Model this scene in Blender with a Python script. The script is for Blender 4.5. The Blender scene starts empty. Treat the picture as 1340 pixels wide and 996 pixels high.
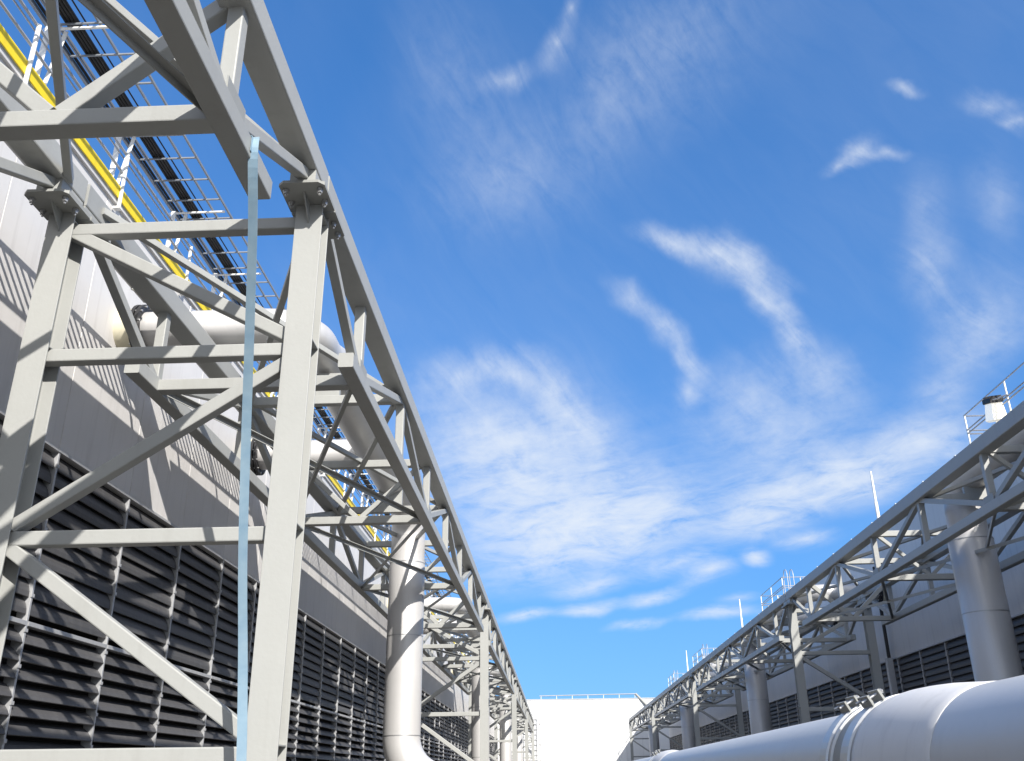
import bpy, bmesh, math, random
from mathutils import Vector, Matrix
rnd = random.Random(7)
scene = bpy.context.scene
COL = scene.collection
V3 = Vector

# ------------------------------------------------------------------ camera
EYE = V3((0.0, 0.0, 1.6))
PITCH, YAW, ROLL, FPX = 0.40631, 0.038889, -0.01123, 1209.8
cp, sp, cy_, sy_ = math.cos(PITCH), math.sin(PITCH), math.cos(YAW), math.sin(YAW)
fwd = V3((-sy_ * cp, cy_ * cp, sp)); rgt = V3((cy_, sy_, 0)); upv = rgt.cross(fwd)
r2 = math.cos(ROLL) * rgt + math.sin(ROLL) * upv
u2 = -math.sin(ROLL) * rgt + math.cos(ROLL) * upv
cam = bpy.data.cameras.new('camera')
cam.sensor_fit = 'HORIZONTAL'
cam.angle = 2 * math.atan(670 / FPX)
cam.clip_start = 0.05; cam.clip_end = 3000
camo = bpy.data.objects.new('camera', cam); COL.objects.link(camo)
camo.matrix_world = Matrix(((r2.x, u2.x, -fwd.x, EYE.x), (r2.y, u2.y, -fwd.y, EYE.y), (r2.z, u2.z, -fwd.z, EYE.z), (0, 0, 0, 1)))
scene.camera = camo

# ------------------------------------------------------------------ sun, sky, exposure
SUN = V3((0.78, -1.35, 1.0)).normalized()            # towards the sun
SUN_EL = math.asin(SUN.z); SUN_AZ = math.atan2(SUN.x, SUN.y)
sl = bpy.data.lights.new('sun', 'SUN'); sl.energy = 5.0; sl.angle = math.radians(0.53); sl.color = (1.0, 0.955, 0.89)
so = bpy.data.objects.new('sun', sl); COL.objects.link(so)
so.rotation_euler = SUN.to_track_quat('Z', 'Y').to_euler(); so.location = (20, -30, 40)
world = bpy.data.worlds.new('World'); scene.world = world; world.use_nodes = True
scene.view_settings.view_transform = 'Standard'; scene.view_settings.look = 'None'
scene.view_settings.gamma = 1.0; scene.view_settings.exposure = 0.52

CLOUDS = [(-5.2,11.76,10.57,14.69,1.45,0.42),(10.13,14.95,19.03,17.06,1.71,0.3),(-7.88,23.14,-3.77,24.85,1.02,0.42),(-4.29,24.8,-0.66,24.2,0.85,0.55),(-1.18,24.21,1.81,21.44,1.02,0.5),(1.32,21.69,4.15,18.29,1.11,0.34),(0.31,22.19,4.13,17.82,2.34,0.34),(-7.82,21.26,-0.79,18.44,2.56,0.42),(-7.69,16.57,2.1,16.49,2.56,0.42),(-5.69,12.67,7.85,15.77,2.05,0.62),(2.04,15.1,10.19,15.63,1.92,0.42),(-5.79,20.35,2.12,16.96,2.56,0.4),(6.69,32.18,11.89,30.83,0.64,0.55),(10.37,31.28,14.34,29.73,0.85,0.66),(12.82,29.93,15.62,28.18,0.85,0.62),(14.39,28.35,15.74,25.65,0.72,0.6),(15.56,26.13,16.81,23.21,0.64,0.48),(16.41,23.72,19.17,20.62,1.19,0.3),(4.53,28.62,7.31,27.02,0.6,0.38),(7.07,27.27,9.68,24.95,0.72,0.5),(9.43,24.97,10.75,23.22,0.6,0.5),(9.71,22.84,9.4,22.17,0.6,0.34),(12.37,22.36,15.03,20.69,1.71,0.22),(9.76,13.61,16.12,15.37,1.02,0.62),(15.21,15.32,20.73,16.84,1.19,0.78),(19.83,16.61,26.31,17.75,1.28,0.8),(17.89,15.41,21.79,15.62,0.94,0.3),(8.2,19.93,20.61,18.63,2.56,0.26),(-3.55,8.65,0.4,9.09,0.26,0.7),(-0.07,9.01,4.59,9.57,0.3,0.8),(4.12,9.49,8.31,10.32,0.3,0.7),(-0.03,10.22,5.15,11.12,0.43,0.5),(4.68,11.13,10.33,12.36,0.43,0.5),(7.9,10.87,11.07,11.6,0.47,0.75),(12.01,12.03,13.23,12.04,0.34,0.9),(13.54,12.78,17.48,12.72,0.38,0.55),(3.13,8.11,7.26,8.55,0.21,0.6),(6.8,8.53,13.28,8.9,0.26,0.7),(9.58,9.38,12.72,9.66,0.21,0.3),(-4.36,41.06,-0.75,41.81,0.55,0.34),(-0.14,42.09,3.0,43.86,0.68,0.3),(2.41,44.3,3.72,45.25,0.51,0.24),(-7.73,35.24,1.91,35.44,2.56,0.17),(-0.29,37.53,11.75,41.8,2.56,0.13),(4.64,41.66,17.89,43.7,2.98,0.12),(-8.62,43.05,-3.76,39.33,2.56,0.1),(20.19,34.12,22.68,34.02,0.34,0.4),(21.79,34.52,23.78,34.51,0.55,0.5),(23.2,34.12,25.99,33.65,0.3,0.4),(25.24,37.43,27.49,36.65,0.26,0.36),(28.95,35.93,32.54,34.25,0.43,0.3),(31.17,34.07,32.21,33.11,0.38,0.4),(24.7,28.09,25.51,25.72,1.28,0.28),(26.41,32.47,25.98,27.8,1.02,0.16),(25.79,23.03,29.83,24.28,1.62,0.3),(24.21,21.59,27.7,22.2,1.45,0.2),(30.21,32.27,29.26,26.99,0.85,0.16),(23.45,19.96,25.57,20.03,0.85,0.3)]

def build_sky():
    nt = world.node_tree; N = nt.nodes; L = nt.links
    N.clear()
    out = N.new('ShaderNodeOutputWorld'); bg = N.new('ShaderNodeBackground')
    sky = N.new('ShaderNodeTexSky'); sky.sky_type = 'NISHITA'; sky.sun_disc = False
    sky.sun_elevation = SUN_EL; sky.sun_rotation = SUN_AZ
    sky.air_density = 1.0; sky.dust_density = 0.25; sky.ozone_density = 1.0
    hs = N.new('ShaderNodeHueSaturation'); hs.inputs['Saturation'].default_value = 1.0
    hs.inputs['Hue'].default_value = 0.5
    gm = N.new('ShaderNodeGamma'); gm.inputs['Gamma'].default_value = 0.6
    L.new(sky.outputs[0], gm.inputs['Color'])
    tint = N.new('ShaderNodeMix'); tint.data_type = 'RGBA'; tint.blend_type = 'MULTIPLY'; tint.inputs['Factor'].default_value = 1.0
    L.new(gm.outputs[0], tint.inputs['A']); tint.inputs['B'].default_value = (0.27, 0.82, 1.64, 1)
    L.new(tint.outputs['Result'], hs.inputs['Color'])
    tc = N.new('ShaderNodeTexCoord')
    sep = N.new('ShaderNodeSeparateXYZ'); L.new(tc.outputs['Generated'], sep.inputs[0])
    def m(op, a, b=None, c=None, clamp=False):
        n = N.new('ShaderNodeMath'); n.operation = op; n.use_clamp = clamp
        for i, v in enumerate((a, b, c)):
            if v is None: continue
            if hasattr(v, 'links'): L.new(v, n.inputs[i])
            else: n.inputs[i].default_value = v
        return n.outputs[0]
    def vm(op, a, b=None, scale=None):
        n = N.new('ShaderNodeVectorMath'); n.operation = op
        for i, v in enumerate((a, b)):
            if v is None: continue
            if hasattr(v, 'links'): L.new(v, n.inputs[i])
            else: n.inputs[i].default_value = v
        if scale is not None:
            if hasattr(scale, 'links'): L.new(scale, n.inputs['Scale'])
            else: n.inputs['Scale'].default_value = scale
        return n
    def noise(vec, scale, detail, rough=0.55, dist=0.0):
        n = N.new('ShaderNodeTexNoise'); n.inputs['Scale'].default_value = scale
        n.inputs['Detail'].default_value = detail; n.inputs['Roughness'].default_value = rough
        n.inputs['Distortion'].default_value = dist
        L.new(vec, n.inputs['Vector']); return n
    az = m('MULTIPLY', m('ARCTAN2', sep.outputs[0], sep.outputs[1]), 57.2958)
    el = m('MULTIPLY', m('ARCSINE', sep.outputs[2]), 57.2958)
    comb = N.new('ShaderNodeCombineXYZ'); L.new(az, comb.inputs[0]); L.new(el, comb.inputs[1])
    P0 = comb.outputs[0]
    lo = m('SUBTRACT', 1.0, m('MULTIPLY', m('SUBTRACT', el, 15.0), 0.1), clamp=True)
    # soft turbulence bends every streak of cirrus
    w1 = noise(P0, 0.13, 2.0); w2 = noise(P0, 0.45, 4.0)
    d1 = vm('SCALE', vm('SUBTRACT', w1.outputs['Color'], (0.5, 0.5, 0.5)).outputs[0], None, 3.0)
    d2 = vm('SCALE', vm('SUBTRACT', w2.outputs['Color'], (0.5, 0.5, 0.5)).outputs[0], None, 1.3)
    calm = m('SUBTRACT', 1.0, m('MULTIPLY', lo, 0.5))
    d1 = vm('SCALE', d1.outputs[0], None, calm); d2 = vm('SCALE', d2.outputs[0], None, calm)
    flat = N.new('ShaderNodeVectorMath'); flat.operation = 'MULTIPLY'; flat.inputs[1].default_value = (1, 1, 0)
    L.new(vm('ADD', vm('ADD', P0, d1.outputs[0]).outputs[0], d2.outputs[0]).outputs[0], flat.inputs[0])
    P = flat.outputs[0]
    total = None
    for a0, e0, a1, e1, hw, s in CLOUDS:
        A = V3((a0, e0, 0)); B = V3((a1, e1, 0)); BA = B - A
        mp = N.new('ShaderNodeMapping'); mp.vector_type = 'TEXTURE'
        mp.inputs['Location'].default_value = tuple((A + B) / 2)
        mp.inputs['Rotation'].default_value = (0, 0, math.atan2(BA.y, BA.x))
        mp.inputs['Scale'].default_value = (BA.length / 2 + hw * 2.1, hw * 2.3, 1)
        L.new(P, mp.inputs['Vector'])
        gr = N.new('ShaderNodeTexGradient'); gr.gradient_type = 'QUADRATIC_SPHERE'; L.new(mp.outputs[0], gr.inputs[0])
        total = m('MULTIPLY', gr.outputs['Fac'], s * 2.1) if total is None else m('MULTIPLY_ADD', gr.outputs['Fac'], s * 2.1, total)
    # fibres: two families of stretched noise
    def fibre(ang, sx, sy, scale, det):
        mp = N.new('ShaderNodeMapping'); mp.vector_type = 'TEXTURE'
        mp.inputs['Rotation'].default_value = (0, 0, math.radians(ang)); mp.inputs['Scale'].default_value = (sx, sy, 1)
        L.new(vm('ADD', P0, d1.outputs[0]).outputs[0], mp.inputs['Vector'])
        return noise(mp.outputs[0], scale, det, 0.6, 1.1).outputs['Fac']
    f1 = fibre(-48, 4.5, 1.0, 0.55, 7.0); f2 = fibre(12, 6.0, 1.0, 0.8, 5.0)
    fib = m('ADD', m('MULTIPLY', f1, m('SUBTRACT', 1.0, lo)), m('MULTIPLY', f2, lo))
    fib = m('MULTIPLY', m('SUBTRACT', fib, 0.25), 2.1, clamp=True)
    cb_ = N.new('ShaderNodeCombineXYZ'); L.new(m('MULTIPLY', az, 0.45), cb_.inputs[0]); L.new(m('MULTIPLY', el, 1.25), cb_.inputs[1])
    b1 = noise(P0, 0.8, 6.0, 0.66).outputs['Fac']; b2 = noise(cb_.outputs[0], 0.75, 6.0, 0.66, 0.5).outputs['Fac']
    blotch = m('ADD', m('MULTIPLY', b1, m('SUBTRACT', 1.0, lo)), m('MULTIPLY', b2, lo))
    dens = m('MULTIPLY', total, m('MAXIMUM', m('ADD', m('MULTIPLY_ADD', lo, 0.16, 0.22), m('ADD', m('MULTIPLY', fib, 0.62), m('MULTIPLY', m('SUBTRACT', blotch, 0.5), m('MULTIPLY_ADD', lo, 1.5, 1.0)))), 0.04))
    # thin veil of cirrus over the whole sky, also behind the camera
    veil = noise(tc.outputs['Generated'], 1.8, 3.0, 0.5, 0.3).outputs['Fac']
    veil = m('MULTIPLY', m('MULTIPLY', m('SUBTRACT', veil, 0.46), 0.35, clamp=True), m('ADD', 0.5, m('MULTIPLY', fib, 0.4)))
    dens = m('ADD', dens, veil)
    dens = m('MULTIPLY', m('SUBTRACT', 1.0, m('EXPONENT', m('MULTIPLY', m('MAXIMUM', dens, 0.0), -1.25))), 1.0, clamp=True)
    up = m('MULTIPLY', m('ADD', el, 1.0), 0.4, clamp=True)
    dens = m('MULTIPLY', dens, up)
    mix = N.new('ShaderNodeMix'); mix.data_type = 'RGBA'
    hz = N.new('ShaderNodeMix'); hz.data_type = 'RGBA'      # pale haze low over the horizon, all round
    L.new(m('MULTIPLY', m('EXPONENT', m('MULTIPLY', m('MAXIMUM', el, 0.0), -0.10)), 0.55), hz.inputs['Factor'])
    L.new(hs.outputs['Color'], hz.inputs['A']); hz.inputs['B'].default_value = (1.75, 2.75, 4.2, 1)
    sd = m('MAXIMUM', vm('DOT_PRODUCT', tc.outputs['Generated'], tuple(SUN)).outputs['Value'], 0.0)
    au = N.new('ShaderNodeMix'); au.data_type = 'RGBA'
    L.new(m('MULTIPLY', m('POWER', sd, 1.6), 0.85), au.inputs['Factor']); L.new(hz.outputs['Result'], au.inputs['A']); au.inputs['B'].default_value = (6.4, 6.25, 6.0, 1)
    L.new(dens, mix.inputs['Factor']); L.new(au.outputs['Result'], mix.inputs['A'])
    mix.inputs['B'].default_value = (3.8, 4.15, 4.65, 1)
    L.new(mix.outputs['Result'], bg.inputs['Color'])
    bg.inputs['Strength'].default_value = 0.146
    L.new(bg.outputs[0], out.inputs[0])
build_sky()
world.cycles.sampling_method = 'MANUAL'; world.cycles.sample_map_resolution = 512
scene.cycles.max_bounces = 6; scene.cycles.diffuse_bounces = 3; scene.cycles.glossy_bounces = 3

# ------------------------------------------------------------------ materials
def principled(name):
    mt = bpy.data.materials.new(name); mt.use_nodes = True
    return mt, mt.node_tree.nodes, mt.node_tree.links, mt.node_tree.nodes['Principled BSDF']

def make_mat(name, base, rough=0.5, metal=0.0, var=0.10, scale=2.5, bump=0.0, bscale=40.0, stains=0.0, rrange=0.1, objvar=0.06, dirt=(0.10, 0.09, 0.08)):
    mt, N, L, b = principled(name)
    tc = N.new('ShaderNodeTexCoord')
    n1 = N.new('ShaderNodeTexNoise'); n1.inputs['Scale'].default_value = scale; n1.inputs['Detail'].default_value = 6; n1.inputs['Roughness'].default_value = 0.65
    L.new(tc.outputs['Object'], n1.inputs['Vector'])
    oi = N.new('ShaderNodeObjectInfo')
    k = N.new('ShaderNodeMath'); k.operation = 'MULTIPLY_ADD'; k.inputs[1].default_value = 2 * var; k.inputs[2].default_value = 1 - var
    L.new(n1.outputs['Fac'], k.inputs[0])
    k2 = N.new('ShaderNodeMath'); k2.operation = 'MULTIPLY_ADD'; k2.inputs[1].default_value = 2 * objvar; k2.inputs[2].default_value = 1 - objvar
    L.new(oi.outputs['Random'], k2.inputs[0])
    kk = N.new('ShaderNodeMath'); kk.operation = 'MULTIPLY'; L.new(k.outputs[0], kk.inputs[0]); L.new(k2.outputs[0], kk.inputs[1])
    vs = N.new('ShaderNodeVectorMath'); vs.operation = 'SCALE'; vs.inputs[0].default_value = base; L.new(kk.outputs[0], vs.inputs['Scale'])
    col = vs.outputs[0]
    if stains > 0:
        mp = N.new('ShaderNodeMapping'); mp.inputs['Scale'].default_value = (5.0, 5.0, 0.35); L.new(tc.outputs['Object'], mp.inputs['Vector'])
        n2 = N.new('ShaderNodeTexNoise'); n2.inputs['Scale'].default_value = 1.0; n2.inputs['Detail'].default_value = 5; n2.inputs['Roughness'].default_value = 0.6
        L.new(mp.outputs[0], n2.inputs['Vector'])
        mr = N.new('ShaderNodeMapRange'); mr.inputs['From Min'].default_value = 0.52; mr.inputs['From Max'].default_value = 0.8; mr.inputs['To Max'].default_value = stains
        L.new(n2.outputs['Fac'], mr.inputs['Value'])
        mx = N.new('ShaderNodeMix'); mx.data_type = 'RGBA'; L.new(mr.outputs[0], mx.inputs['Factor']); L.new(col, mx.inputs['A']); mx.inputs['B'].default_value = (*dirt, 1)
        col = mx.outputs['Result']
    L.new(col, b.inputs['Base Color'])
    rr = N.new('ShaderNodeMath'); rr.operation = 'MULTIPLY_ADD'; rr.inputs[1].default_value = 2 * rrange; rr.inputs[2].default_value = rough - rrange
    L.new(n1.outputs['Fac'], rr.inputs[0]); L.new(rr.outputs[0], b.inputs['Roughness'])
    b.inputs['Metallic'].default_value = metal; b.inputs['Specular IOR Level'].default_value = 0.35
    if bump > 0:
        n3 = N.new('ShaderNodeTexNoise'); n3.inputs['Scale'].default_value = bscale; n3.inputs['Detail'].default_value = 3
        L.new(tc.outputs['Object'], n3.inputs['Vector'])
        bp = N.new('ShaderNodeBump'); bp.inputs['Strength'].default_value = bump; bp.inputs['Distance'].default_value = 0.02
        L.new(n3.outputs['Fac'], bp.inputs['Height']); L.new(bp.outputs[0], b.inputs['Normal'])
    return mt

M = {}
M['steel'] = make_mat('painted_steel', (0.355, 0.36, 0.345), 0.45, 0.0, 0.07, 1.3, 0.08, 22, 0.25, 0.12, 0.05, (0.22, 0.215, 0.20))
M['plate'] = make_mat('plate_steel', (0.31, 0.315, 0.30), 0.48, 0.0, 0.08, 5, 0.05, 40, 0.1, 0.1, 0.05, (0.15, 0.15, 0.15))
M['bolt'] = make_mat('galvanised_bolt', (0.45, 0.45, 0.45), 0.4, 0.7, 0.15, 20)
M['wall'] = make_mat('tower_cladding', (0.63, 0.615, 0.60), 0.5, 0.0, 0.09, 0.8, 0.3, 0.9, 0.34, 0.1, 0.06, (0.30, 0.28, 0.26))
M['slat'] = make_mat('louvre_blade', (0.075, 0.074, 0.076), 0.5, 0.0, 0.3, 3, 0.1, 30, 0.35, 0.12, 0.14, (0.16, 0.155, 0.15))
M['galv'] = make_mat('galvanised', (0.46, 0.465, 0.475), 0.45, 0.35, 0.15, 8, 0.05, 60, 0.15, 0.12, 0.08)
M['tray'] = make_mat('weathered_tray', (0.24, 0.26, 0.285), 0.5, 0.3, 0.2, 6, 0.0, 40, 0.1)
M['dark'] = make_mat('tower_inside', (0.02, 0.02, 0.022), 0.9, 0.0, 0.3, 1)  # near-black stands in for the deep shade behind the louvres
M['pipe'] = make_mat('stainless_pipe', (0.58, 0.57, 0.56), 0.40, 0.30, 0.07, 1.2, 0.10, 1.6, 0.22, 0.08, 0.04, (0.40, 0.38, 0.37))
M['clad'] = make_mat('pipe_cladding', (0.60, 0.60, 0.60), 0.40, 0.25, 0.07, 1.0, 0.22, 1.3, 0.16, 0.07, 0.03, (0.42, 0.42, 0.42))
M['white'] = make_mat('white_paint', (0.78, 0.78, 0.76), 0.5, 0.0, 0.05, 3, 0.0, 40, 0.1)
M['hall'] = make_mat('white_cladding', (0.80, 0.80, 0.79), 0.55, 0.0, 0.03, 0.4, 0.0, 40, 0.05)
M['yellow'] = make_mat('safety_yellow', (0.80, 0.60, 0.02), 0.5, 0.0, 0.1, 2, 0.0, 40, 0.25)
M['cable'] = make_mat('black_cable', (0.012, 0.012, 0.013), 0.5, 0.0, 0.2, 5)
M['cream'] = make_mat('cream_sleeve', (0.62, 0.58, 0.44), 0.55, 0.0, 0.1, 4, 0.05, 30, 0.3)
M['black'] = make_mat('black_flange', (0.025, 0.025, 0.027), 0.5, 0.0, 0.2, 6)
M['ground'] = make_mat('gravel_ground', (0.13, 0.125, 0.115), 0.9, 0.0, 0.35, 0.8, 0.4, 25, 0.0)
M['asphalt'] = make_mat('asphalt', (0.12, 0.112, 0.10), 0.9, 0.0, 0.2, 1.5, 0.3, 60, 0.0)
M['concrete'] = make_mat('concrete', (0.32, 0.31, 0.29), 0.85, 0.0, 0.15, 2, 0.15, 30, 0.2)
M['sleeve'] = make_mat('white_joint_sleeve', (0.76, 0.75, 0.74), 0.5, 0.0, 0.05, 1.5, 0.15, 2.0, 0.15)
M['rubber'] = make_mat('coupling_metal', (0.55, 0.56, 0.57), 0.35, 0.6, 0.1, 4)

def strap_mat():
    mt, N, L, b = principled('blue_webbing')
    tc = N.new('ShaderNodeTexCoord')
    n = N.new('ShaderNodeTexNoise'); n.inputs['Scale'].default_value = 6; n.inputs['Detail'].default_value = 5
    L.new(tc.outputs['Object'], n.inputs['Vector'])
    w = N.new('ShaderNodeTexWave'); w.inputs['Scale'].default_value = 60; w.bands_direction = 'Z'; L.new(tc.outputs['Object'], w.inputs['Vector'])
    cr = N.new('ShaderNodeValToRGB'); cr.color_ramp.elements[0].position = 0.3; cr.color_ramp.elements[0].color = (0.19, 0.30, 0.40, 1)
    cr.color_ramp.elements[1].position = 0.75; cr.color_ramp.elements[1].color = (0.27, 0.38, 0.46, 1)
    L.new(n.outputs['Fac'], cr.inputs[0]); L.new(cr.outputs[0], b.inputs['Base Color']); b.inputs['Roughness'].default_value = 0.8
    bp = N.new('ShaderNodeBump'); bp.inputs['Strength'].default_value = 0.2; bp.inputs['Distance'].default_value = 0.003
    L.new(w.outputs['Fac'], bp.inputs['Height']); L.new(bp.outputs[0], b.inputs['Normal'])
    return mt
M['strap'] = strap_mat()
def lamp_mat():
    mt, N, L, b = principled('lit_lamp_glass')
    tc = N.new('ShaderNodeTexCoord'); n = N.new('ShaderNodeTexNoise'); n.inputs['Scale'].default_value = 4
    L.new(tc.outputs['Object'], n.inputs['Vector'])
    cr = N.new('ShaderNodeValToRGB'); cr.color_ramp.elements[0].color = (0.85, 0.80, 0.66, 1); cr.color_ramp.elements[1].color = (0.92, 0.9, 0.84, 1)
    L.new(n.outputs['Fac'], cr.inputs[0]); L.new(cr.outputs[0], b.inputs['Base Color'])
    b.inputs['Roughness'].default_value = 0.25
    b.inputs['Emission Color'].default_value = (1, 0.95, 0.82, 1); b.inputs['Emission Strength'].default_value = 0.35  # mild warm emission stands in for sun on the diffuser
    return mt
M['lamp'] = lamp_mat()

# ------------------------------------------------------------------ mesh helpers
class MB:
    def __init__(s): s.v = []; s.f = []; s.smooth = set()
    def add(s, vs, fs, smooth=False):
        o = len(s.v); s.v += [tuple(p) for p in vs]
        for f in fs:
            if smooth: s.smooth.add(len(s.f))
            s.f.append(tuple(i + o for i in f))
        return s
    def loft(s, rings, closed=True, caps=True, smooth=False):
        n = len(rings[0]); vs = [p for r in rings for p in r]; fs = []
        o = len(s.v); s.v += [tuple(p) for p in vs]
        for i in range(len(rings) - 1):
            for j in range(n if closed else n - 1):
                a = o + i * n + j; b_ = o + i * n + (j + 1) % n
                if smooth: s.smooth.add(len(s.f))
                s.f.append((a, b_, b_ + n, a + n))
        if caps:
            s.f.append(tuple(o + j for j in reversed(range(n))))
            s.f.append(tuple(o + (len(rings) - 1) * n + j for j in range(n)))
        return s
    def prism(s, A, B, poly, side):
        A = V3(A); B = V3(B); d = (B - A).normalized(); sd = V3(side); sd = (sd - d * sd.dot(d)).normalized(); t = d.cross(sd)
        return s.loft([[A + sd * x + t * y for x, y in poly], [B + sd * x + t * y for x, y in poly]])
    def bar(s, A, B, side, w, h, r=0.012):
        return s.prism(A, B, rrect(w, h, r), side)
    def box(s, lo, hi, r=0.0):
        lo = V3(lo); hi = V3(hi); c = (lo + hi) / 2; e = hi - lo
        ax = max(range(3), key=lambda i: e[i])
        A = c.copy(); B = c.copy(); A[ax] = lo[ax]; B[ax] = hi[ax]
        sd = V3((0, 0, 0)); k = (ax + 1) % 3; sd[k] = 1; l = (ax + 2) % 3
        return s.prism(A, B, rrect(e[k], e[l], r), sd)
    def tube(s, pts, rad, n=16, caps=True, smooth=True):
        pts = [V3(p) for p in pts]; rings = []; N = len(pts)
        if not hasattr(rad, '__len__'): rad = [rad] * N
        ref = None
        for i, p in enumerate(pts):
            d = (pts[min(i + 1, N - 1)] - pts[max(i - 1, 0)]).normalized()
            if ref is None:
                ref = d.orthogonal().normalized()
            ref = (ref - d * ref.dot(d)).normalized(); t = d.cross(ref)
            rings.append([p + (ref * math.cos(a) + t * math.sin(a)) * rad[i] for a in (2 * math.pi * j / n for j in range(n))])
        s.loft(rings, True, False, smooth)
        if caps:
            for r_ in (rings[0][::-1], rings[-1]): s.add(r_, [tuple(range(n))])
        return s
    def build(s, name, mat, parent=None):
        me = bpy.data.meshes.new(name); me.from_pydata(s.v, [], s.f); me.materials.append(M[mat])
        if s.smooth:
            for p in me.polygons: p.use_smooth = p.index in s.smooth
        bm = bmesh.new(); bm.from_mesh(me); bmesh.ops.recalc_face_normals(bm, faces=bm.faces); bm.to_mesh(me); bm.free()
        return link(name, me, parent)
def rrect(w, h, r):
    a, b = w / 2, h / 2
    if r <= 0: return [(-a, -b), (a, -b), (a, b), (-a, b)]
    r = min(r, a * .9, b * .9); k = r * 0.293
    return [(-a + r, -b), (a - r, -b), (a - k, -b + k), (a, -b + r), (a, b - r), (a - k, b - k), (a - r, b), (-a + r, b), (-a + k, b - k), (-a, b - r), (-a, -b + r), (-a + k, -b + k)]
def lpoly(w, t): return [(-w/2, -w/2), (w/2, -w/2), (w/2, -w/2 + t), (-w/2 + t, -w/2 + t), (-w/2 + t, w/2), (-w/2, w/2)]
def hexa(r): return [(r * math.cos(a), r * math.sin(a)) for a in (math.pi / 3 * i for i in range(6))]
def link(name, data, parent=None):
    o = bpy.data.objects.new(name, data); COL.objects.link(o)
    if parent is not None: o.parent = parent
    return o
def inst(src, parent, loc=(0, 0, 0), name=None, rotz=0.0):
    o = src.copy(); COL.objects.link(o); o.parent = parent; o.location = loc; o.rotation_euler = (0, 0, rotz)
    return o
def tag(o, label, cat, group=None, kind=None):
    if label: o['label'] = label
    if cat: o['category'] = cat
    if group: o['group'] = group
    if kind: o['kind'] = kind
    return o
def thing(name, loc, label, cat, group=None):
    o = bpy.data.objects.new(name, None); COL.objects.link(o); o.location = loc; o.empty_display_size = 0.3
    return tag(o, label, cat, group)
def copy_thing(root, loc, label):
    r = root.copy(); COL.objects.link(r); r.location = loc; r['label'] = label
    for ch in list(root.children):
        c = ch.copy(); COL.objects.link(c); c.parent = r
        for g in list(ch.children):
            d = g.copy(); COL.objects.link(d); d.parent = c
    return r
def arc(c, a, b, R, t0, t1, n=10):
    c = V3(c); a = V3(a); b = V3(b)
    return [c + a * (R * math.cos(t0 + (t1 - t0) * i / n)) + b * (R * math.sin(t0 + (t1 - t0) * i / n)) for i in range(n + 1)]
X, Y, Z = V3((1, 0, 0)), V3((0, 1, 0)), V3((0, 0, 1))

# ------------------------------------------------------------------ ground
g = MB().add([(-600, -300, 0), (600, -300, 0), (600, 900, 0), (-600, 900, 0)], [(0, 1, 2, 3)]).build('ground', 'ground')
g['kind'] = 'structure'
slab = MB().add([(-30, -30, .004), (34, -30, .004), (34, 150, .004), (-30, 150, .004)], [(0, 1, 2, 3)]).build('pavement', 'asphalt')
slab['kind'] = 'structure'

# ------------------------------------------------------------------ layout numbers (metres)
LX, RX = -3.975, 10.52          # centre lines of the two pipe bridges
HW = 1.405                      # half distance between the two trusses of a bridge
BAY = 27.4; Y0 = 8.75
COLS = [Y0 + BAY * i for i in range(-1, 5)]      # trestles
VY = [2.75 + 3.65 * k for k in range(7)]
TOPN = [0.25, 6.4, 13.7, 21.0, 27.15]; BOTN = [2.75, 10.05, 17.35, 24.65]
ZT, ZB = 7.87, 6.60

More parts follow.
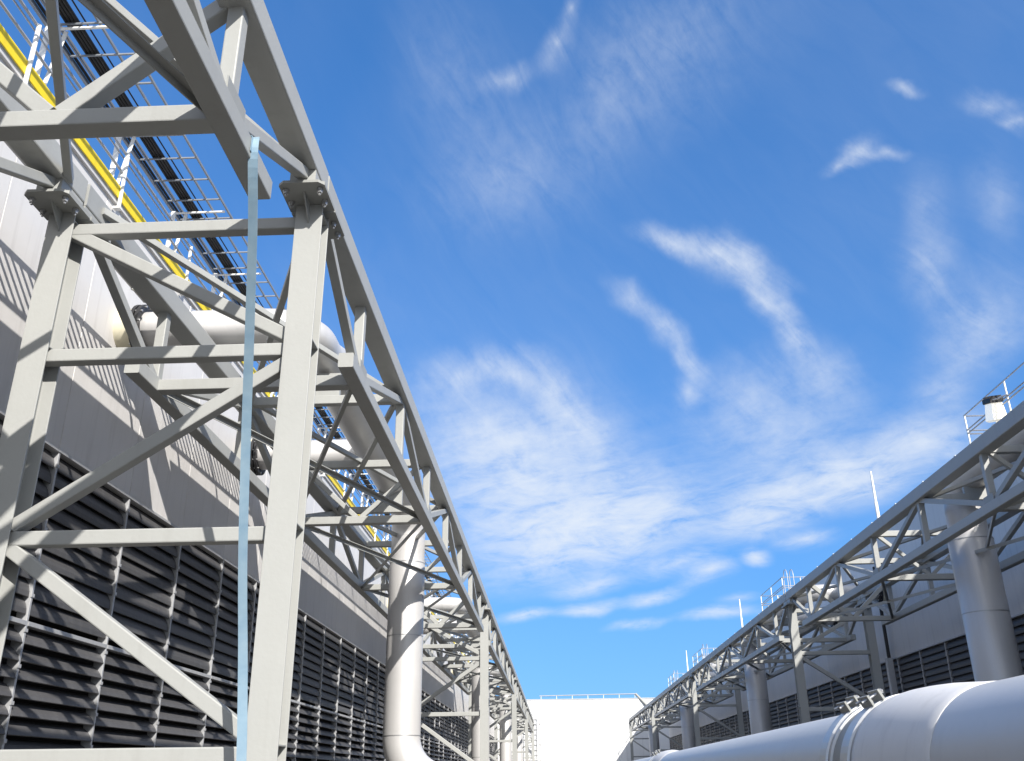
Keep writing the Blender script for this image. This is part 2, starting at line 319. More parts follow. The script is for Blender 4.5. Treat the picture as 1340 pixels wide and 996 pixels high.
# ------------------------------------------------------------------ truss spans
def make_span(sgn):
    root = thing('truss_span', (0, 0, 0), '', 'truss', 'truss spans of the pipe bridges')
    for s in (-1, 1):
        MB().bar((s * HW, .03, ZT), (s * HW, BAY - .03, ZT), X, .30, .30, .018).build('top_chord', 'steel', root)
        MB().bar((s * HW, 2.04, ZB), (s * HW, BAY - 1.72, ZB), X, .20, .20, .014).build('bottom_chord', 'steel', root)
    vm_ = MB().bar((0, 0, ZB + .09), (0, 0, ZT - .14), X, .14, .14, .012).build('vertical', 'steel', root)
    vm_.location = (-HW, VY[0], 0)
    for s in (-1, 1):
        for y in VY:
            if s == -1 and y == VY[0]: continue
            inst(vm_, root, (s * HW, y, 0))
    path = [(TOPN[0], 1), (BOTN[0], 0), (TOPN[1], 1), (BOTN[1], 0), (TOPN[2], 1), (BOTN[2], 0), (TOPN[3], 1), (BOTN[3], 0), (TOPN[4], 1)]
    for i in range(8):
        (ya, ta), (yb, tb) = path[i], path[i + 1]
        za = ZT - .13 if ta else ZB + .09; zb = ZT - .13 if tb else ZB + .09
        sg = 1 if yb > ya else -1
        pr = None
        for s in (-1, 1):
            if pr is None:
                pr = MB().bar((0, ya + .10, za), (0, yb - .10, zb), X, .12, .12, .01).build('diagonal', 'steel', root); pr.location = (s * HW, 0, 0)
            else: inst(pr, root, (s * HW, 0, 0))
    cb = MB().bar((-HW + .09, 0, ZB - .012), (HW - .09, 0, ZB - .012), Z, .16, .19, .012).build('cross_beam', 'steel', root); cb.location = (0, BOTN[0], 0)
    for y in BOTN[1:]: inst(cb, root, (0, y, 0))
    ct = MB().bar((-HW + .14, 0, ZT - .05), (HW - .14, 0, ZT - .05), Z, .16, .16, .012).build('cross_beam', 'steel', root); ct.location = (0, TOPN[1], 0)
    for y in (TOPN[2], TOPN[3], BOTN[1], BOTN[2]): inst(ct, root, (0, y, 0))
    # plan bracing: angles below, slim tubes above
    for ya, yb in zip(BOTN[:-1], BOTN[1:]):
        for s in (-1, 1):
            MB().prism((s * (HW - .09), ya + .12, ZB - .03 - .03 * s), (-s * (HW - .09), yb - .12, ZB - .03 - .03 * s), lpoly(.085, .012), X).build('brace', 'steel', root)
    for ya, yb in zip(TOPN[:-1], TOPN[1:]):
        for s in (-1, 1):
            MB().bar((s * (HW - .14), ya + .14, ZT - .04 - .05 * s), (-s * (HW - .14), yb - .14, ZT - .04 - .05 * s), X, .09, .09, .008).build('brace', 'steel', root)
    # V frame at the far cross beam
    for yb in BOTN[1:]:
        w_ = .145 if yb == BOTN[3] else .10
        for s in (-1, 1):
            MB().bar((s * .05, yb, ZB + .06), (s * (HW - .13), yb, ZT - .10), Y, w_, w_, .012).build('sway_brace', 'steel', root)
    # gusset plates at the bottom nodes
    gp = MB().box((-.008, -.22, ZB - .02), (.008, .22, ZB + .24)).build('gusset', 'plate', root); gp.location = (-HW - .079, BOTN[0], 0)
    for s in (-1, 1):
        for y in BOTN:
            if s == -1 and y == BOTN[0]: continue
            inst(gp, root, (s * (HW + .079), y, 0))
    return root
spanL = make_span(-1)
spanL.location = (LX, COLS[0], 0)
spanL['label'] = 'grey steel truss span cut off by the top edge, closest overhead on the left'
ordn = ['', 'left pipe bridge span running from the nearest trestle to the second one', 'left pipe bridge span from the second to the third trestle', 'left pipe bridge span from the third to the fourth trestle', 'left pipe bridge span ending at the white hall']
for i in range(1, 5): copy_thing(spanL, (LX, COLS[i], 0), ordn[i])
rlab = ['', 'right pipe bridge span nearest the camera, above the big ground pipe', 'right pipe bridge span past the first visible trestle, with a slim riser', 'right pipe bridge span third from the right edge of the picture', 'right pipe bridge span farthest away, ending at the white hall']
for i in range(1, 5): copy_thing(spanL, (RX, COLS[i], 0), rlab[i])

# ------------------------------------------------------------------ trestles
BZ = (7.33, 5.77, 3.80, 1.81)
def make_trestle(o, detail):
    """o = x sign of the outer column (the one by the tower)."""
    root = thing('support_trestle', (0, 0, 0), '', 'trestle', 'trestles carrying the pipe bridges')
    def column():
        b = MB()
        b.box((-.15, -.15, .02), (.15, -.13, 7.50), .004); b.box((-.15, .13, .02), (.15, .15, 7.50), .004)
        b.box((-.007, -.129, .021), (.007, .129, 7.499))
        return b
    c = column().build('column', 'steel', root); c.location = (-HW, 0, 0)
    cols = [c, inst(c, root, (HW, 0, 0))]
    s1 = MB().box((-.146, -.128, -.006), (.146, .128, .006)).build('stiffener', 'plate', root); s1.location = (-HW, 0, BZ[0] + .079)
    for sx in (-HW, HW):
        for z in BZ:
            if (sx, z) != (-HW, BZ[0]): inst(s1, root, (sx, 0, z + .079))
    cap = MB().prism((0, 0, 7.503), (0, 0, 7.535), [(-.19, -.28), (.19, -.28), (.25, -.22), (.25, .28), (-.25, .28), (-.25, -.22)], X).build('cap_plate', 'plate', root); cap.location = (-HW, -.292, 0)
    for p_, q_, a_ in ((-HW, .292, math.pi), (HW, -.292, 0), (HW, .292, math.pi)): inst(cap, root, (p_, q_, 0), rotz=a_)
    sh = MB().box((-.14, -.235, 7.538), (.14, .235, 7.716), .006).build('bearing_block', 'steel', root); sh.location = (-HW, -.265, 0)
    for p_ in ((-HW, .265), (HW, -.265), (HW, .265)): inst(sh, root, (p_[0], p_[1], 0))
    tp = MB().box((-.05, -.21, 7.536), (.05, .27, 7.560), .003).build('sole_plate', 'plate', root); tp.location = (-HW - .194, -.292, 0)
    for p_ in ((-HW, -1, 1), (-HW, 1, -1), (-HW, 1, 1), (HW, -1, -1), (HW, -1, 1), (HW, 1, -1), (HW, 1, 1)): inst(tp, root, (p_[0] + .194 * p_[1], .292 * p_[2], 0), rotz=0 if p_[2] < 0 else math.pi)
    rib = MB().add([(-.007, -.152, 7.503), (.007, -.152, 7.503), (-.007, -.42, 7.503), (.007, -.42, 7.503), (-.007, -.152, 7.26), (.007, -.152, 7.26)], [(0, 1, 3, 2), (0, 2, 4), (1, 5, 3), (0, 4, 5, 1), (2, 3, 5, 4)]).build('rib', 'plate', root)
    rib.location = (-HW, 0, 0)
    for sx, rz in ((-HW, math.pi), (HW, 0), (HW, math.pi)): inst(rib, root, (sx, 0, 0), rotz=rz)
    bp = MB().box((-.25, -.25, .006), (.25, .25, .03)).build('base_plate', 'plate', root); bp.location = (-HW, 0, 0); inst(bp, root, (HW, 0, 0))
    if detail:
        bt = MB().prism((0, 0, 7.445), (0, 0, 7.472), hexa(.030), X).prism((0, 0, 7.473), (0, 0, 7.501), hexa(.034), V3((.9, .3, 0))).prism((0, 0, 7.42), (0, 0, 7.446), hexa(.014), X).build('bolt', 'bolt', root)
        first = True
        for cx in (-HW, HW):
            for bx in (-.185, .185):
                for by in (-.45, -.22, .22, .45):
                    if first: bt.location = (cx + bx, by, 0); first = False
                    else: inst(bt, root, (cx + bx, by, 0))
    bm_ = MB().bar((-HW + .008, 0, 0), (HW - .008, 0, 0), Z, .146, .15, .014).build('cross_beam', 'steel', root); bm_.location = (0, 0, BZ[0])
    for z in BZ[1:]: inst(bm_, root, (0, 0, z))
    e = HW - .10
    for (sa, za), (sb, zb) in (((o, BZ[0] - .02), (-o, BZ[1] + .14)), ((-o, BZ[1] - .12), (o, BZ[2] + .12)), ((o, BZ[2] - .08), (-o, BZ[3] + .12))):
        MB().bar((sa * e, 0, za), (sb * e, 0, zb), Y, .14, .14, .013).build('brace', 'steel', root)
    return root
TL = make_trestle(-1, True); TL.location = (LX, COLS[1], 0)
TL['label'] = 'near grey steel trestle on the left with bolted column heads'
tl_lab = {0: 'trestle behind the camera carrying the near end of the left bridge', 2: 'second trestle on the left, right behind the tall silver riser pipe', 3: 'third trestle on the left, further down the row', 4: 'fourth trestle on the left, slim in the distance', 5: 'last trestle on the left, next to the white hall'}
TLf = make_trestle(-1, False); TLf.location = (LX, COLS[2], 0); TLf['label'] = tl_lab[2]
for i in (0, 3, 4, 5): copy_thing(TLf, (LX, COLS[i], 0), tl_lab[i])
TRf = make_trestle(1, False); TRf.location = (RX, COLS[2], 0); TRf['label'] = 'grey trestle on the right standing behind the clamped ground pipe'
tr_lab = {1: 'right-hand trestle outside the picture holding the near end of the right bridge', 3: 'second visible trestle on the right, beyond a grey riser', 4: 'third visible trestle on the right, far down the row', 5: 'last trestle on the right at the white hall'}
for i in (1, 3, 4, 5): copy_thing(TRf, (RX, COLS[i], 0), tr_lab[i])

# ------------------------------------------------------------------ header pipes with risers
def make_header(s, dy):
    """s = +1: tower lies towards -x (left bridge); -1: mirrored (right bridge)."""
    root = thing('header_pipe', (0, 0, 0), '', 'pipe', 'header pipes on the bridges')
    zc = 8.70 if s > 0 else 8.50; y1, y2, yr = 5.15 + dy, 11.85 + dy, 16.85 + dy
    wx = -3.18 * s if s > 0 else 3.24
    R1, R2, RR = (.31, .47, .49) if s > 0 else (.33, .46, .53)
    def P(x, y, z): return (x, y, z)
    # first nozzle, elbow into the bridge direction
    pts = [P(wx + s * .30, y1, zc), P(-.75 * s, y1, zc)]
    nz = MB().tube(pts, R1, 24).build('nozzle_pipe', 'pipe', root)
    ec = V3((-.75 * s, y1 + .75, zc))
    MB().tube([V3(pts[1]) - X * s * .02] + arc(ec, -Y, X * s, .75, 0, math.pi / 2, 12) + [V3((0, y1 + .80, zc))], R1 + .002, 24).build('elbow', 'pipe', root)
    MB().tube([(0, y1 + .78, zc), (0, y1 + 1.2, zc), (0, y1 + 1.9, zc), (0, y1 + 2.2, zc)], [R1 + .001, R1 + .001, R2, R2], 24).build('reducer', 'pipe', root)
    MB().tube([(0, y1 + 2.19, zc), (0, yr - .78, zc)], R2 - .001, 28).build('header', 'pipe', root)
    MB().tube([P(wx + s * .30, y2, zc), P(-.2 * s, y2, zc)], R1 + .03, 24).build('nozzle_pipe', 'pipe', root)
    ec = V3((0, yr - .80, zc - .80))
    MB().tube([V3((0, yr - .83, zc))] + arc(ec, Z, Y, .80, 0, math.pi / 2, 14) + [V3((0, yr, zc - .85))], R2 + .004, 28).build('elbow', 'pipe', root)
    MB().tube([(0, yr, zc - .83), (0, yr, zc - 1.45), (0, yr, zc - 1.55), (0, yr, 2.62)], [R2, R2, RR, RR], 32).build('riser', 'pipe', root)
    for z in (2.64, 5.15, zc - 1.58): MB().tube([(0, yr, z - .012), (0, yr, z + .012)], RR + .004, 32).build('weld_seam', 'bolt', root)
    ec = V3((1.15 * s, yr, 2.63))
    MB().tube(arc(ec, -X * s, -Z, 1.15, 0, math.pi / 2, 16) + [V3((2.0 * s, yr, 1.48))], RR - .001, 32).build('elbow', 'pipe', root)
    MB().tube(arc((2.0 * s, yr, .48), Z, X * s, 1.0, 0, math.pi / 2, 12) + [V3((3.0 * s, yr, .0))], RR - .003, 28).build('elbow', 'pipe', root)
    # wall sleeve, black flange with bolts, coupling and small valve
    for i, (yy, rr) in enumerate(((y1, R1), (y2, R1 + .03))):
        MB().tube([P(wx - s * .06, yy, zc), P(wx + s * .24, yy, zc)], rr + .06, 24).build('sleeve', 'cream', root)
        fl = MB().tube([P(wx + s * .241, yy, zc), P(wx + s * .30, yy, zc)], rr + .13, 24).build('flange', 'black', root)
        MB().tube([P(wx + s * .33, yy, zc), P(wx + s * .39, yy, zc)], rr + .13, 24).build('flange', 'black', root)
        bb = MB()
        for k in range(12):
            a = 2 * math.pi * k / 12; c = V3((0, math.cos(a), math.sin(a))) * (rr + .09)
            bb.tube([V3((wx + s * .21, yy, zc)) + c, V3((wx + s * .42, yy, zc)) + c], .018, 6)
        bb.build('bolt', 'bolt', fl)['kind'] = 'stuff'
        xc = wx + s * 1.12
        MB().tube([P(xc - .09, yy, zc), P(xc + .09, yy, zc)], rr + .022, 24).build('coupling', 'rubber', root)
        vb = MB().box((xc + s * .14 - .05, yy - rr - .16, zc - .05), (xc + s * .14 + .05, yy - rr + .02, zc + .05), .01).box((xc + s * .14 - .09, yy - rr - .2, zc - .015), (xc + s * .14 + .09, yy - rr - .161, zc + .015), .004)
        vb.tube([(xc + s * .14, yy - rr - .1, zc + .04), (xc + s * .14, yy - rr - .1, zc + .2)], .016, 8)
        vb.build('valve', 'bolt', root)
    for yy in (6.4, 13.7): MB().box((-.30, yy - .05, ZT + .033), (.30, yy + .05, zc - .36), .004).build('saddle', 'steel', root)
    return root
HL = make_header(1, 0.0); HL.location = (LX, COLS[1], 0); HL['label'] = 'silver header pipe on the near left bridge dropping into the tall riser'
for i, lb in ((2, 'silver header and riser just behind the second left trestle'), (3, 'silver header and riser behind the third left trestle'), (4, 'silver header and riser at the far end of the left bridge')):
    copy_thing(HL, (LX, COLS[i], 0), lb)
HR = make_header(-1, -2.3); HR.location = (RX, COLS[1], 0); HR['label'] = 'grey header pipe with thick riser at the right edge of the picture'
for i, lb in ((2, 'grey header and riser on the right just beyond the first visible trestle'), (3, 'grey header and riser third from the right edge'), (4, 'grey header and riser farthest away on the right bridge')):
    copy_thing(HR, (RX, COLS[i], 0), lb)

# ------------------------------------------------------------------ cooling towers
PW = 2.45
def make_tower(s, wx, ztop, zl, y_start, npan, nslat_pan, label):
    """s=+1: facade looks towards +x.  x measured outwards from the facade plane."""
    root = thing('cooling_tower', (wx, y_start, 0), label, 'cooling tower', 'cooling tower blocks')
    ylen = npan * PW
    def bx(b, x0, x1, y0, y1, z0, z1, r=0.0):
        xa, xb = sorted((s * x0, s * x1)); return b.box((xa, y0, z0), (xb, y1, z1), r)
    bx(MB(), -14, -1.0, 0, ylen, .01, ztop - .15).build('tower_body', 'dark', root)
    bx(MB(), -14.02, -.02, -.02, ylen + .02, ztop - .14, ztop - .02).build('roof', 'wall', root)
    eb = MB(); bx(eb, -14.02, -.07, -.10, -.021, .01, ztop - .16); bx(eb, -14.02, -.07, ylen + .021, ylen + .10, .01, ztop - .16)
    eb.build('end_wall', 'wall', root)
    pm = bx(MB(), -.06, 0, .006, PW - .006, zl, ztop - .16, .006).build('wall_panel', 'wall', root)
    for k in range(1, npan): inst(pm, root, (0, PW * k, 0))
    tr = MB(); bx(tr, -.03, .05, 0, ylen, ztop - .17, ztop - .06, .006); tr.build('edge_trim', 'wall', root)
    lp = MB(); bx(lp, -.10, .035, 0, ylen, zl - .05, zl - .002, .005); lp.build('louvre_head', 'galv', root)
    bx(MB(), -.35, .02, 0, ylen, .01, .95).build('plinth', 'concrete', root)
    # mullions with the small blade brackets that show on their faces
    zt2 = 3.62
    mu = MB(); bx(mu, -.14, .022, -.024, .024, .951, zl - .051, .004)
    z = 1.15
    while z < zl - .2:
        bx(mu, .018, .036, -.036, .036, z, z + .05, .004); z += .47
    m0 = mu.build('mullion', 'galv', root)
    for k in range(1, npan + 1): inst(m0, root, (0, PW * k, 0))
    t0 = bx(MB(), -.10, .03, .034, PW - .034, zt2 - .03, zt2 + .03, .004).build('transom', 'galv', root)
    for k in range(1, npan): inst(t0, root, (0, PW * k, 0))
    # curved blades
    def blade(tilt, chord, seg=4, length=PW - .07):
        prof = []
        for i in range(seg + 1):
            u = i / seg - .5
            x = -u * chord * math.cos(tilt); zz = u * chord * math.sin(tilt); bul = .035 * (1 - 4 * u * u)
            nx, nz = math.sin(tilt), math.cos(tilt)
            prof.append((x + bul * nx, zz + bul * nz * .6, nx, nz))
        out = [(x, z) for x, z, _, _ in prof] + [(x - .016 * nx, z - .016 * nz) for x, z, nx, nz in reversed(prof)]
        return [(s * x, z) for x, z in out]
    up = blade(math.radians(66), .285); dn = blade(math.radians(47), .275)
    def rows():
        z = zl - .17
        while z > zt2 + .1: yield z, 0; z -= .232
        z = zt2 - .16
        while z > 1.05: yield z, 1; z -= .232
    RW = list(rows())
    srcs = {}
    first_pan = nslat_pan[0]; far = MB()
    for k in range(npan):
        for z, t in RW:
            if k in range(*nslat_pan):
                if t not in srcs:
                    b = MB(); po = (up, dn)[t]
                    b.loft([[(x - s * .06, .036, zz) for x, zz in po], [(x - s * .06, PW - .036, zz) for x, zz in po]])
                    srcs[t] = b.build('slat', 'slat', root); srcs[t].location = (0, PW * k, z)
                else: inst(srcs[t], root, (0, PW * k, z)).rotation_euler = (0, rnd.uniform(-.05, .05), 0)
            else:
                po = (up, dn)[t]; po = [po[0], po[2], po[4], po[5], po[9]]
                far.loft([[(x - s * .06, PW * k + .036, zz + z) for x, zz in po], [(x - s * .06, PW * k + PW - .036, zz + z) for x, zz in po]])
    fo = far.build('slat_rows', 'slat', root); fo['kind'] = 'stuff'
    return root
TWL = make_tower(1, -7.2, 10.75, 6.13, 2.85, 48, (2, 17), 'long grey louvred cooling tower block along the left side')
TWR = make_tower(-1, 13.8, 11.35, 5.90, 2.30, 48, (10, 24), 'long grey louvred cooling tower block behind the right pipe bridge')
# posts standing against the facades
def wall_post(x, y, z0, z1, w, mat, label):
    o = MB().box((-w / 2, -w / 2, z0), (w / 2, w / 2, z1), .01).build('facade_post', mat); o.location = (x, y, 0)
    return tag(o, label, 'post', 'posts on the tower facades')
wall_post(13.58, 39.4, .01, 5.9, .24, 'galv', 'pale galvanised post against the right louvres, left of the thick riser')
dp = MB().tube([(0, 0, 5.92), (0, 0, 9.6)], .07, 12).box((-.05, -.05, 9.4), (.14, .05, 9.45)).build('downpipe', 'black'); dp.location = (13.6, 39.4, 0)
tag(dp, 'dark downpipe above the pale post on the right facade', 'pipe')

# ------------------------------------------------------------------ roof guardrail, left
def guardrail_left():
    root = thing('roof_guardrail', (-7.125, 0, 10.6), 'white posted roof guardrail with yellow toe board on the left tower', 'guardrail')
    y0, y1 = 3.0, 120.0
    MB().box((-.012, y0, .07), (.012, y1, .30), .003).build('toe_board', 'yellow', root)
    for z, nm in ((.97, 'top_rail'), (.58, 'mid_rail')): MB().tube([(0, y0, z), (0, y1, z)], .024, 8).build(nm, 'galv', root)
    MB().tube([(-.06, y0, .93), (-.06, y1, .93)], .014, 6).build('rail_wire', 'galv', root)
    p = MB().tube([(.03, 0, -.10), (.03, 0, .97)], .034, 10).box((-.05, -.05, -.14), (.075, .05, -.101), .004).build('post', 'white', root)
    ys = [9.85 + 3.0 * k for k in range(-2, 37)]
    p.location = (0, ys[0], 0)
    for y in ys[1:]: inst(p, root, (0, y, 0))
guardrail_left()

# ------------------------------------------------------------------ cable ladder, left
def cable_ladder():
    root = thing('cable_ladder', (-6.73, 0, 12.0), 'galvanised cable ladder with black cables above the left facade', 'cable ladder')
    y0, y1 = 3.0, 118.0
    def rail(x, z, w, h, mat, nm): MB().box((x - w / 2, y0, z - h / 2), (x + w / 2, y1, z + h / 2), .004).build(nm, mat, root)
    rail(-.55, 0, .04, .09, 'tray', 'stringer'); rail(-.38, .0, .035, .07, 'tray', 'stringer'); rail(.53, 0, .028, .05, 'tray', 'stringer'); rail(.23, .02, .028, .05, 'tray', 'stringer')
    for x in (-.27, -.215, -.16, -.105): MB().tube([(x, y0, .055), (x, y1, .055)], .031, 8).build('cable', 'cable', root)
    MB().tube([(-.50, y0, .05), (-.50, y1, .05)], .026, 8).build('cable', 'cable', root)
    MB().tube([(.02, y0, .04), (.02, y1, .04)], .013, 6).build('cable', 'cable', root)
    r = MB().box((-.53, -.014, -.018), (.516, .014, .010), .003).build('rung', 'tray', root)
    ys = [3.72 + .655 * k for k in range(174)]
    r.location = (0, ys[0], 0)
    for y in ys[1:]: inst(r, root, (0, y, 0))
    b = MB().bar((-.52, 0, -1.40), (-.50, 0, -.052), Y, .02, .10).bar((-.50, .12, -1.40), (-.30, .12, -.052), Y, .02, .07).box((-.60, .03, -.075), (.5, .07, -.046), .002).build('bracket', 'white', root)
    ys = [10.25 + 2.45 * k for k in range(-2, 44)]
    b.location = (0, ys[0], 0)
    for y in ys[1:]: inst(b, root, (0, y, 0))
cable_ladder()

# ------------------------------------------------------------------ left bridge: hidden tray inferred from wall shadows, shaped to cast them
def bridge_tray(y0, y1, label):
    root = thing('cable_tray', (-5.53, y0, 8.02), label, 'cable tray', 'cable trays on the left bridge')
    L_ = y1 - y0; x = lambda v: v + 5.53; z = lambda v: v - 8.02
    MB().bar((x(-6.05), L_ / 2, z(8.72)), (x(-5.60), L_ / 2, z(8.12)), Y, L_, .05, .004).build('trunking', 'galv', root)  # tilted sheet added to shade the wall, angled to stay behind the chord
    for xx in (-6.62, -6.10): MB().box((x(xx) - .02, 0, z(8.93)), (x(xx) + .02, L_, z(8.99)), .003).build('stringer', 'galv', root)
    n = int(L_ / .22)
    r = MB().box((x(-6.60), -.03, z(8.94)), (x(-6.12), .03, z(8.965)), .002).build('rung', 'galv', root); r.location = (0, .05, 0)
    for k in range(1, n): inst(r, root, (0, .05 + .22 * k, 0))
    a = MB().bar((x(-5.53), 0, z(7.95)), (x(-6.13), 0, z(8.80)), Y, .05, .05, .004).bar((x(-6.10), 0, z(8.80)), (x(-6.63), 0, z(8.92)), Y, .05, .03, .004).build('bracket', 'steel', root); a.location = (0, .5, 0)
    m_ = max(1, int(L_ / 2.6))
    for k in range(1, m_ + 1): inst(a, root, (0, .5 + (L_ - 1.0) * k / m_, 0))
tray_names = iter(['near cable tray on the tower side of the closest left bridge span', 'short cable tray between the first and second pipe outlets on the left bridge', 'cable tray past the second pipe outlet on the left bridge', 'cable tray after the second left trestle', 'short cable tray between the third and fourth pipe outlets, left', 'cable tray past the fourth pipe outlet on the left bridge'])
for y0_, y1_ in ((2.0, 13.35), (14.55, 19.95), (21.25, 40.7), (41.9, 47.3), (48.7, 68.1)): bridge_tray(y0_, y1_, next(tray_names))

# ------------------------------------------------------------------ right roof: rails, masts, floodlight
def roof_rail_right():
    root = thing('roof_rail', (13.86, 0, 11.33), 'low pipe rail along the edge of the right tower roof', 'rail')
    MB().tube([(0, 5, .15), (0, 119, .15)], .028, 8).build('rail', 'galv', root)
    p = MB().tube([(0, 0, -.02), (0, 0, .17)], .02, 6).box((-.04, -.06, .11), (.04, .06, .19), .004).build('post', 'white', root)
    ys = [6.5 + 3.0 * k for k in range(38)]; p.location = (0, ys[0], 0)
    for y in ys[1:]: inst(p, root, (0, y, 0))
roof_rail_right()
def platform_rail(y0, y1, depth, label, hoop):
    root = thing('platform_guardrail', (13.86, y0, 11.33), label, 'guardrail', 'platform guardrails on the right roof')
    L_ = y1 - y0; h = 1.19
    MB().box((0, 0, 0), (depth, L_, .05)).build('deck', 'galv', root)
    MB().box((-.012, 0, .051), (.012, L_, .18)).build('toe_board', 'yellow', root)
    for z, nm in ((h, 'top_rail'), (.68, 'mid_rail'), (.56, 'mid_rail')):
        MB().tube([(depth, .03, z), (.04, .03, z), (.03, .04, z), (.03, L_ - .04, z), (.04, L_ - .03, z), (depth, L_ - .03, z)], .024, 8).build(nm, 'galv', root)
    n = max(2, int(round(L_ / 2.9)) + 1)
    p = MB().tube([(.03, 0, .04), (.03, 0, h)], .03, 8).build('post', 'white', root); p.location = (0, .08, 0)
    for k in range(1, n): inst(p, root, (0, .08 + (L_ - .16) * k / (n - 1), 0))
    for yy in (.08, L_ - .08):
        for xx in (depth * .5, depth - .05): inst(p, root, (xx, yy, 0))
    if hoop:
        MB().tube([(.35, -.5, .05)] + arc((.35, -.5 - .45, h - .2), Y, Z, .45, 0, math.pi, 12) + [(.35, -1.4, .05)], .022, 8).build('hoop', 'galv', root)
        MB().tube([(.0, -.5, .05)] + arc((.0, -.5 - .45, h - .2), Y, Z, .45, 0, math.pi, 12) + [(.0, -1.4, .05)], .022, 8).build('hoop', 'galv', root)
    return root
platform_rail(17.5, 29.4, 2.0, 'platform guardrail with the floodlight at the right edge', False)
platform_rail(56.3, 62.6, 2.2, 'boxed platform guardrail above the middle of the right bridge', True)
platform_rail(89.5, 95.8, 2.2, 'small far platform guardrail, last but one on the right roof', True)
platform_rail(112.0, 117.5, 2.2, 'farthest small platform guardrail on the right roof', True)
for y, zt, lb in ((38.9, 13.6, 'tallest looking lightning rod, nearest on the right roof'), (70.0, 13.6, 'middle lightning rod on the right roof'), (100.4, 13.65, 'farthest thin lightning rod on the right roof')):
    m_ = MB().tube([(0, 0, -.02), (0, 0, .9), (0, 0, .92), (0, 0, zt - 11.33 - .6), (0, 0, zt - 11.33)], [.075, .07, .055, .05, .035], 10).box((-.12, -.12, -.02), (.12, .12, .03)).build('lightning_rod', 'white'); m_.location = (13.95, y, 11.35)
    tag(m_, lb, 'rod', 'lightning rods on the right roof')
def floodlight():
    root = thing('floodlight', (13.72, 26.95, 11.95), 'lit floodlight hung on the guardrail at the right edge', 'floodlight')
    def pr(x0, x1, y0, y1, z0, z1, nm, mat, par=root, r=.03):
        o = MB().box((x0, y0, z0), (x1, y1, z1), r).build(nm, mat, par); return o
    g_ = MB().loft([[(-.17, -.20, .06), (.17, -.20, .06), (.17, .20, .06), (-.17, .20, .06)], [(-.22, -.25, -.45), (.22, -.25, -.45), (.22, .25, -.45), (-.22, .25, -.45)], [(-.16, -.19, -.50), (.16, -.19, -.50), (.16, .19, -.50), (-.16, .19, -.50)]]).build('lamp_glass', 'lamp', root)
    pr(-.21, .21, -.24, .24, .062, .22, 'housing', 'black')
    fn = MB()
    for k in range(6): fn.box((-.18, -.20 + k * .075, .221), (.18, -.18 + k * .075, .28))
    fn.build('cooling_fin', 'black', root)['kind'] = 'stuff'
    MB().tube([(0, -.22, .14), (.05, -.36, .2), (.15, -.62, .22)], .025, 8).tube([(-.12, -.24, .14), (.15, -.62, .22)], .02, 8).build('bracket', 'galv', root)
    root.rotation_euler = (math.radians(14), math.radians(-6), 0)
floodlight()

# ------------------------------------------------------------------ big ground pipe with clamped couplings
def ground_pipe():
    XP, ZP, R = 4.0, 1.60, .75
    root = thing('ground_pipe', (XP, 0, 0), 'thick silver pipe with clamped couplings along the ground at lower right', 'pipe')
    joints = [11.8 + 24.0 * k for k in range(-1, 5)]
    ys = [-14.0]; 
    prof = []
    for j in joints:
        prof += [(j - .9, R), (j - .6, R)]
    seg_edges = [-14.6] + [j - .40 for j in joints] + [117.0]
    full = [(-14.6, R)] + prof + [(117.0, R)]
    # one barrel per joint-to-joint length
    for k in range(len(seg_edges) - 1):
        a, b_ = seg_edges[k] + .01, seg_edges[k + 1] - .01
        pp = [(a, R)] + [(y, r) for y, r in full if a + .02 < y < b_ - .02] + [(b_, R)]
        MB().tube([(0, y, ZP) for y, _ in pp], [r for _, r in pp], 72).build('barrel', 'clad', root)
    for j in joints:
        for off in (-.62, .26):
            y = j + off
            pf = [(y - .24, R + .004), (y - .23, R + .055), (y - .15, R + .06), (y - .14, R + .085), (y + .14, R + .085), (y + .15, R + .06), (y + .23, R + .055), (y + .24, R + .004)]
            MB().tube([(0, a, ZP) for a, _ in pf], [r for _, r in pf], 72, smooth=False).build('clamp_ring', 'rubber', root)
        sv = [(-2.95, .003), (-2.93, .012), (-2.75, .022), (-2.5, .042), (-2.1, .070), (-1.7, .086), (-1.3, .092), (-1.0, .085), (-.87, .07), (-.865, .004)]
        MB().tube([(0, j + a, ZP) for a, _ in sv], [R + r for _, r in sv], 72).build('joint_sleeve', 'sleeve', root)
        mid = MB().tube([(0, j - .37, ZP), (0, j + .01, ZP)], R + .03, 64).build('gasket', 'plate', root)
        for off in (-.62, .26):
            y = j + off; ang = math.radians(118)
            c = V3((math.cos(ang), 0, math.sin(ang))); tg = V3((-math.sin(ang), 0, math.cos(ang)))
            base = V3((0, y, ZP)) + c * (R + .08)
            lug = MB()
            for q in (-1, 1):
                lug.bar(base + tg * (.07 * q), base + tg * (.07 * q) + c * .12, Y, .36, .028, .004)
            lg = lug.build('clamp_lug', 'plate', root)
            bl = MB()
            for yy in (-.11, .11): bl.tube([base + c * .08 + tg * -.13 + Y * yy, base + c * .08 + tg * .15 + Y * yy], .016, 8).tube([base + c * .08 + tg * -.12 + Y * yy, base + c * .08 + tg * -.09 + Y * yy], .03, 6, smooth=False)
            bl.build('bolt', 'bolt', lg)['kind'] = 'stuff'
    sd = MB().box((-.55, -.18, .005), (.55, .18, .30)).loft([[(-.5, -.14, .301), (.5, -.14, .301), (.5, .14, .301), (-.5, .14, .301)], [(-.62, -.12, 1.15), (.62, -.12, 1.15), (.62, .12, 1.15), (-.62, .12, 1.15)]]).build('saddle', 'concrete', root)
    pos = [-6, 6, 18, 30, 42, 54, 66, 78, 90, 102, 113]
    sd.location = (0, pos[0], 0)
    for y in pos[1:]: inst(sd, root, (0, y, 0))
ground_pipe()

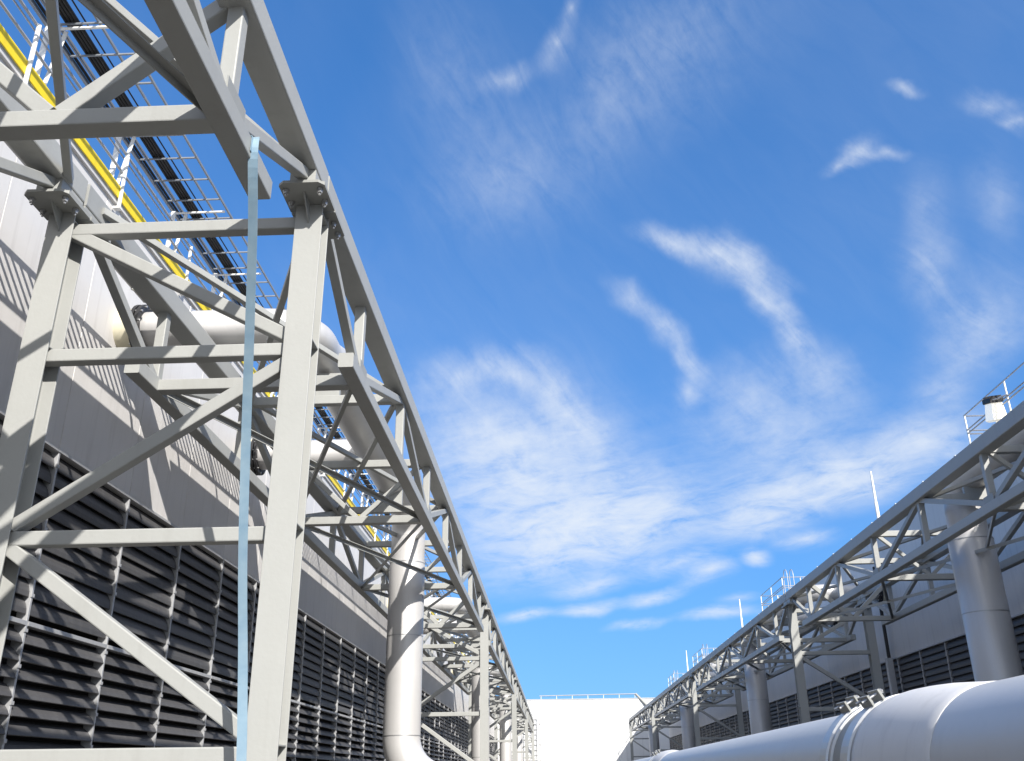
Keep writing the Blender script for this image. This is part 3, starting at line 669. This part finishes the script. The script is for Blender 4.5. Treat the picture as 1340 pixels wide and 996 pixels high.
# ------------------------------------------------------------------ blue lifting strap
def strap():
    pts = [V3((-2.455, 6.42, 6.72)), V3((-2.452, 6.43, 6.50)), V3((-2.50, 6.75, 6.0)), V3((-2.60, 7.25, 5.2)), V3((-2.69, 7.72, 4.35)), V3((-2.72, 8.05, 3.4)), V3((-2.69, 8.26, 2.5)), V3((-2.655, 8.36, 1.75)), V3((-2.64, 8.42, 1.0)), V3((-2.64, 8.44, .3))]
    sm = []
    for i in range(len(pts) - 1):
        p0 = pts[max(i - 1, 0)]; p1 = pts[i]; p2 = pts[i + 1]; p3 = pts[min(i + 2, len(pts) - 1)]
        for k in range(6):
            t = k / 6
            sm.append(.5 * ((2 * p1) + (p2 - p0) * t + (2 * p0 - 5 * p1 + 4 * p2 - p3) * t * t + (3 * p1 - p0 - 3 * p2 + p3) * t ** 3))
    sm.append(pts[-1])
    b = MB(); rings = []
    for i, p in enumerate(sm):
        d = (sm[min(i + 1, len(sm) - 1)] - sm[max(i - 1, 0)]).normalized()
        a = math.radians(8 * math.sin(i * .35)); sd = V3((math.cos(a), math.sin(a), 0)); sd = (sd - d * sd.dot(d)).normalized(); n = d.cross(sd)
        w, t = .042, .003
        rings.append([p - sd * w - n * t, p + sd * w - n * t, p + sd * w + n * t, p - sd * w + n * t])
    b.loft(rings)
    root = thing('lifting_strap', pts[-1], 'pale blue webbing strap hanging from the truss in front of the near column', 'strap')
    o = b.build('webbing', 'strap', root); o.location = -pts[-1]
    # loop round the chord and hook at the foot
    lp = MB()
    lo_, hi_ = ZB - .106, ZB + .106
    x0, x1 = LX + HW - .106, LX + HW + .106
    yc = 6.42
    for (a, c) in (((x1, lo_ + .06), (x1, hi_)), ((x1, hi_), (x0, hi_)), ((x0, hi_), (x0, lo_ + .08))):
        lp.bar((a[0], yc, a[1]), (c[0], yc, c[1]), Y, .084, .005, .001)
    l_ = lp.build('loop', 'strap', root); l_.location = -pts[-1]
    hk = MB().box((-.05, -.02, -.295), (.05, .02, .03), .008).build('ratchet', 'plate', root)
strap()

# ------------------------------------------------------------------ white hall at the end
def hall():
    root = thing('white_hall', (3.0, 125.0, 0), 'white clad hall closing the far end of the alley', 'building')
    x0, x1, zt = -22.0, 16.0, 10.75
    MB().box((x0, .08, .01), (x1, 40, zt - .05)).build('hall_body', 'hall', root)
    n = 19; w = (x1 - x0) / n
    p = MB().box((.012, 0, .3), (w - .012, .078, zt), .01).build('wall_panel', 'hall', root); p.location = (x0, 0, 0)
    for k in range(1, n): inst(p, root, (x0 + w * k, 0, 0))
    MB().box((x0, -.06, zt + .001), (x1, .3, zt + .12), .01).build('coping', 'galv', root)
    MB().tube([(-4.8, .1, zt + .52), (7.5, .1, zt + .62)], .06, 8).build('roof_rail', 'galv', root); MB().tube([(7.5, .1, zt + .62), (8.9, -.2, zt - .9)], .16, 8).build('sloping_strut', 'plate', root)
    q = MB().tube([(0, .1, zt + .1), (0, .1, zt + .55)], .04, 6).build('rail_post', 'white', root); q.location = (-4.6, 0, 0)
    for k in range(1, 7): inst(q, root, (-4.6 + 2.0 * k, 0, .06 if k > 4 else 0))
hall()
def caged_ladder():
    root = thing('caged_ladder', (-2.3, 123.6, 0), 'caged access ladder in front of the white hall, left side', 'ladder')
    for x in (-.55, .55):
        for y in (-.5, .5): MB().box((x - .04, y - .04, .01), (x + .04, y + .04, 9.2), .005).build('post', 'galv', root)
    r_ = MB().box((-.6, -.56, -.03), (.6, -.50, .03)).box((-.6, .50, -.03), (.6, .56, .03)).build('ring', 'galv', root); r_.location = (0, 0, .6)
    for k in range(1, 15): inst(r_, root, (0, 0, .6 + .6 * k))
    f = MB()
    for k in range(7):
        z = .6 + 1.2 * k; s_ = 1 if k % 2 else -1
        f.bar((-.5 * s_, -.2, z), (.5 * s_, -.2, z + 1.15), Y, .3, .05, .005)
    f.build('stair_flight', 'plate', root)['kind'] = 'stuff'
caged_ladder()

for o in scene.objects:
    if o.type == 'EMPTY': o.hide_render = False
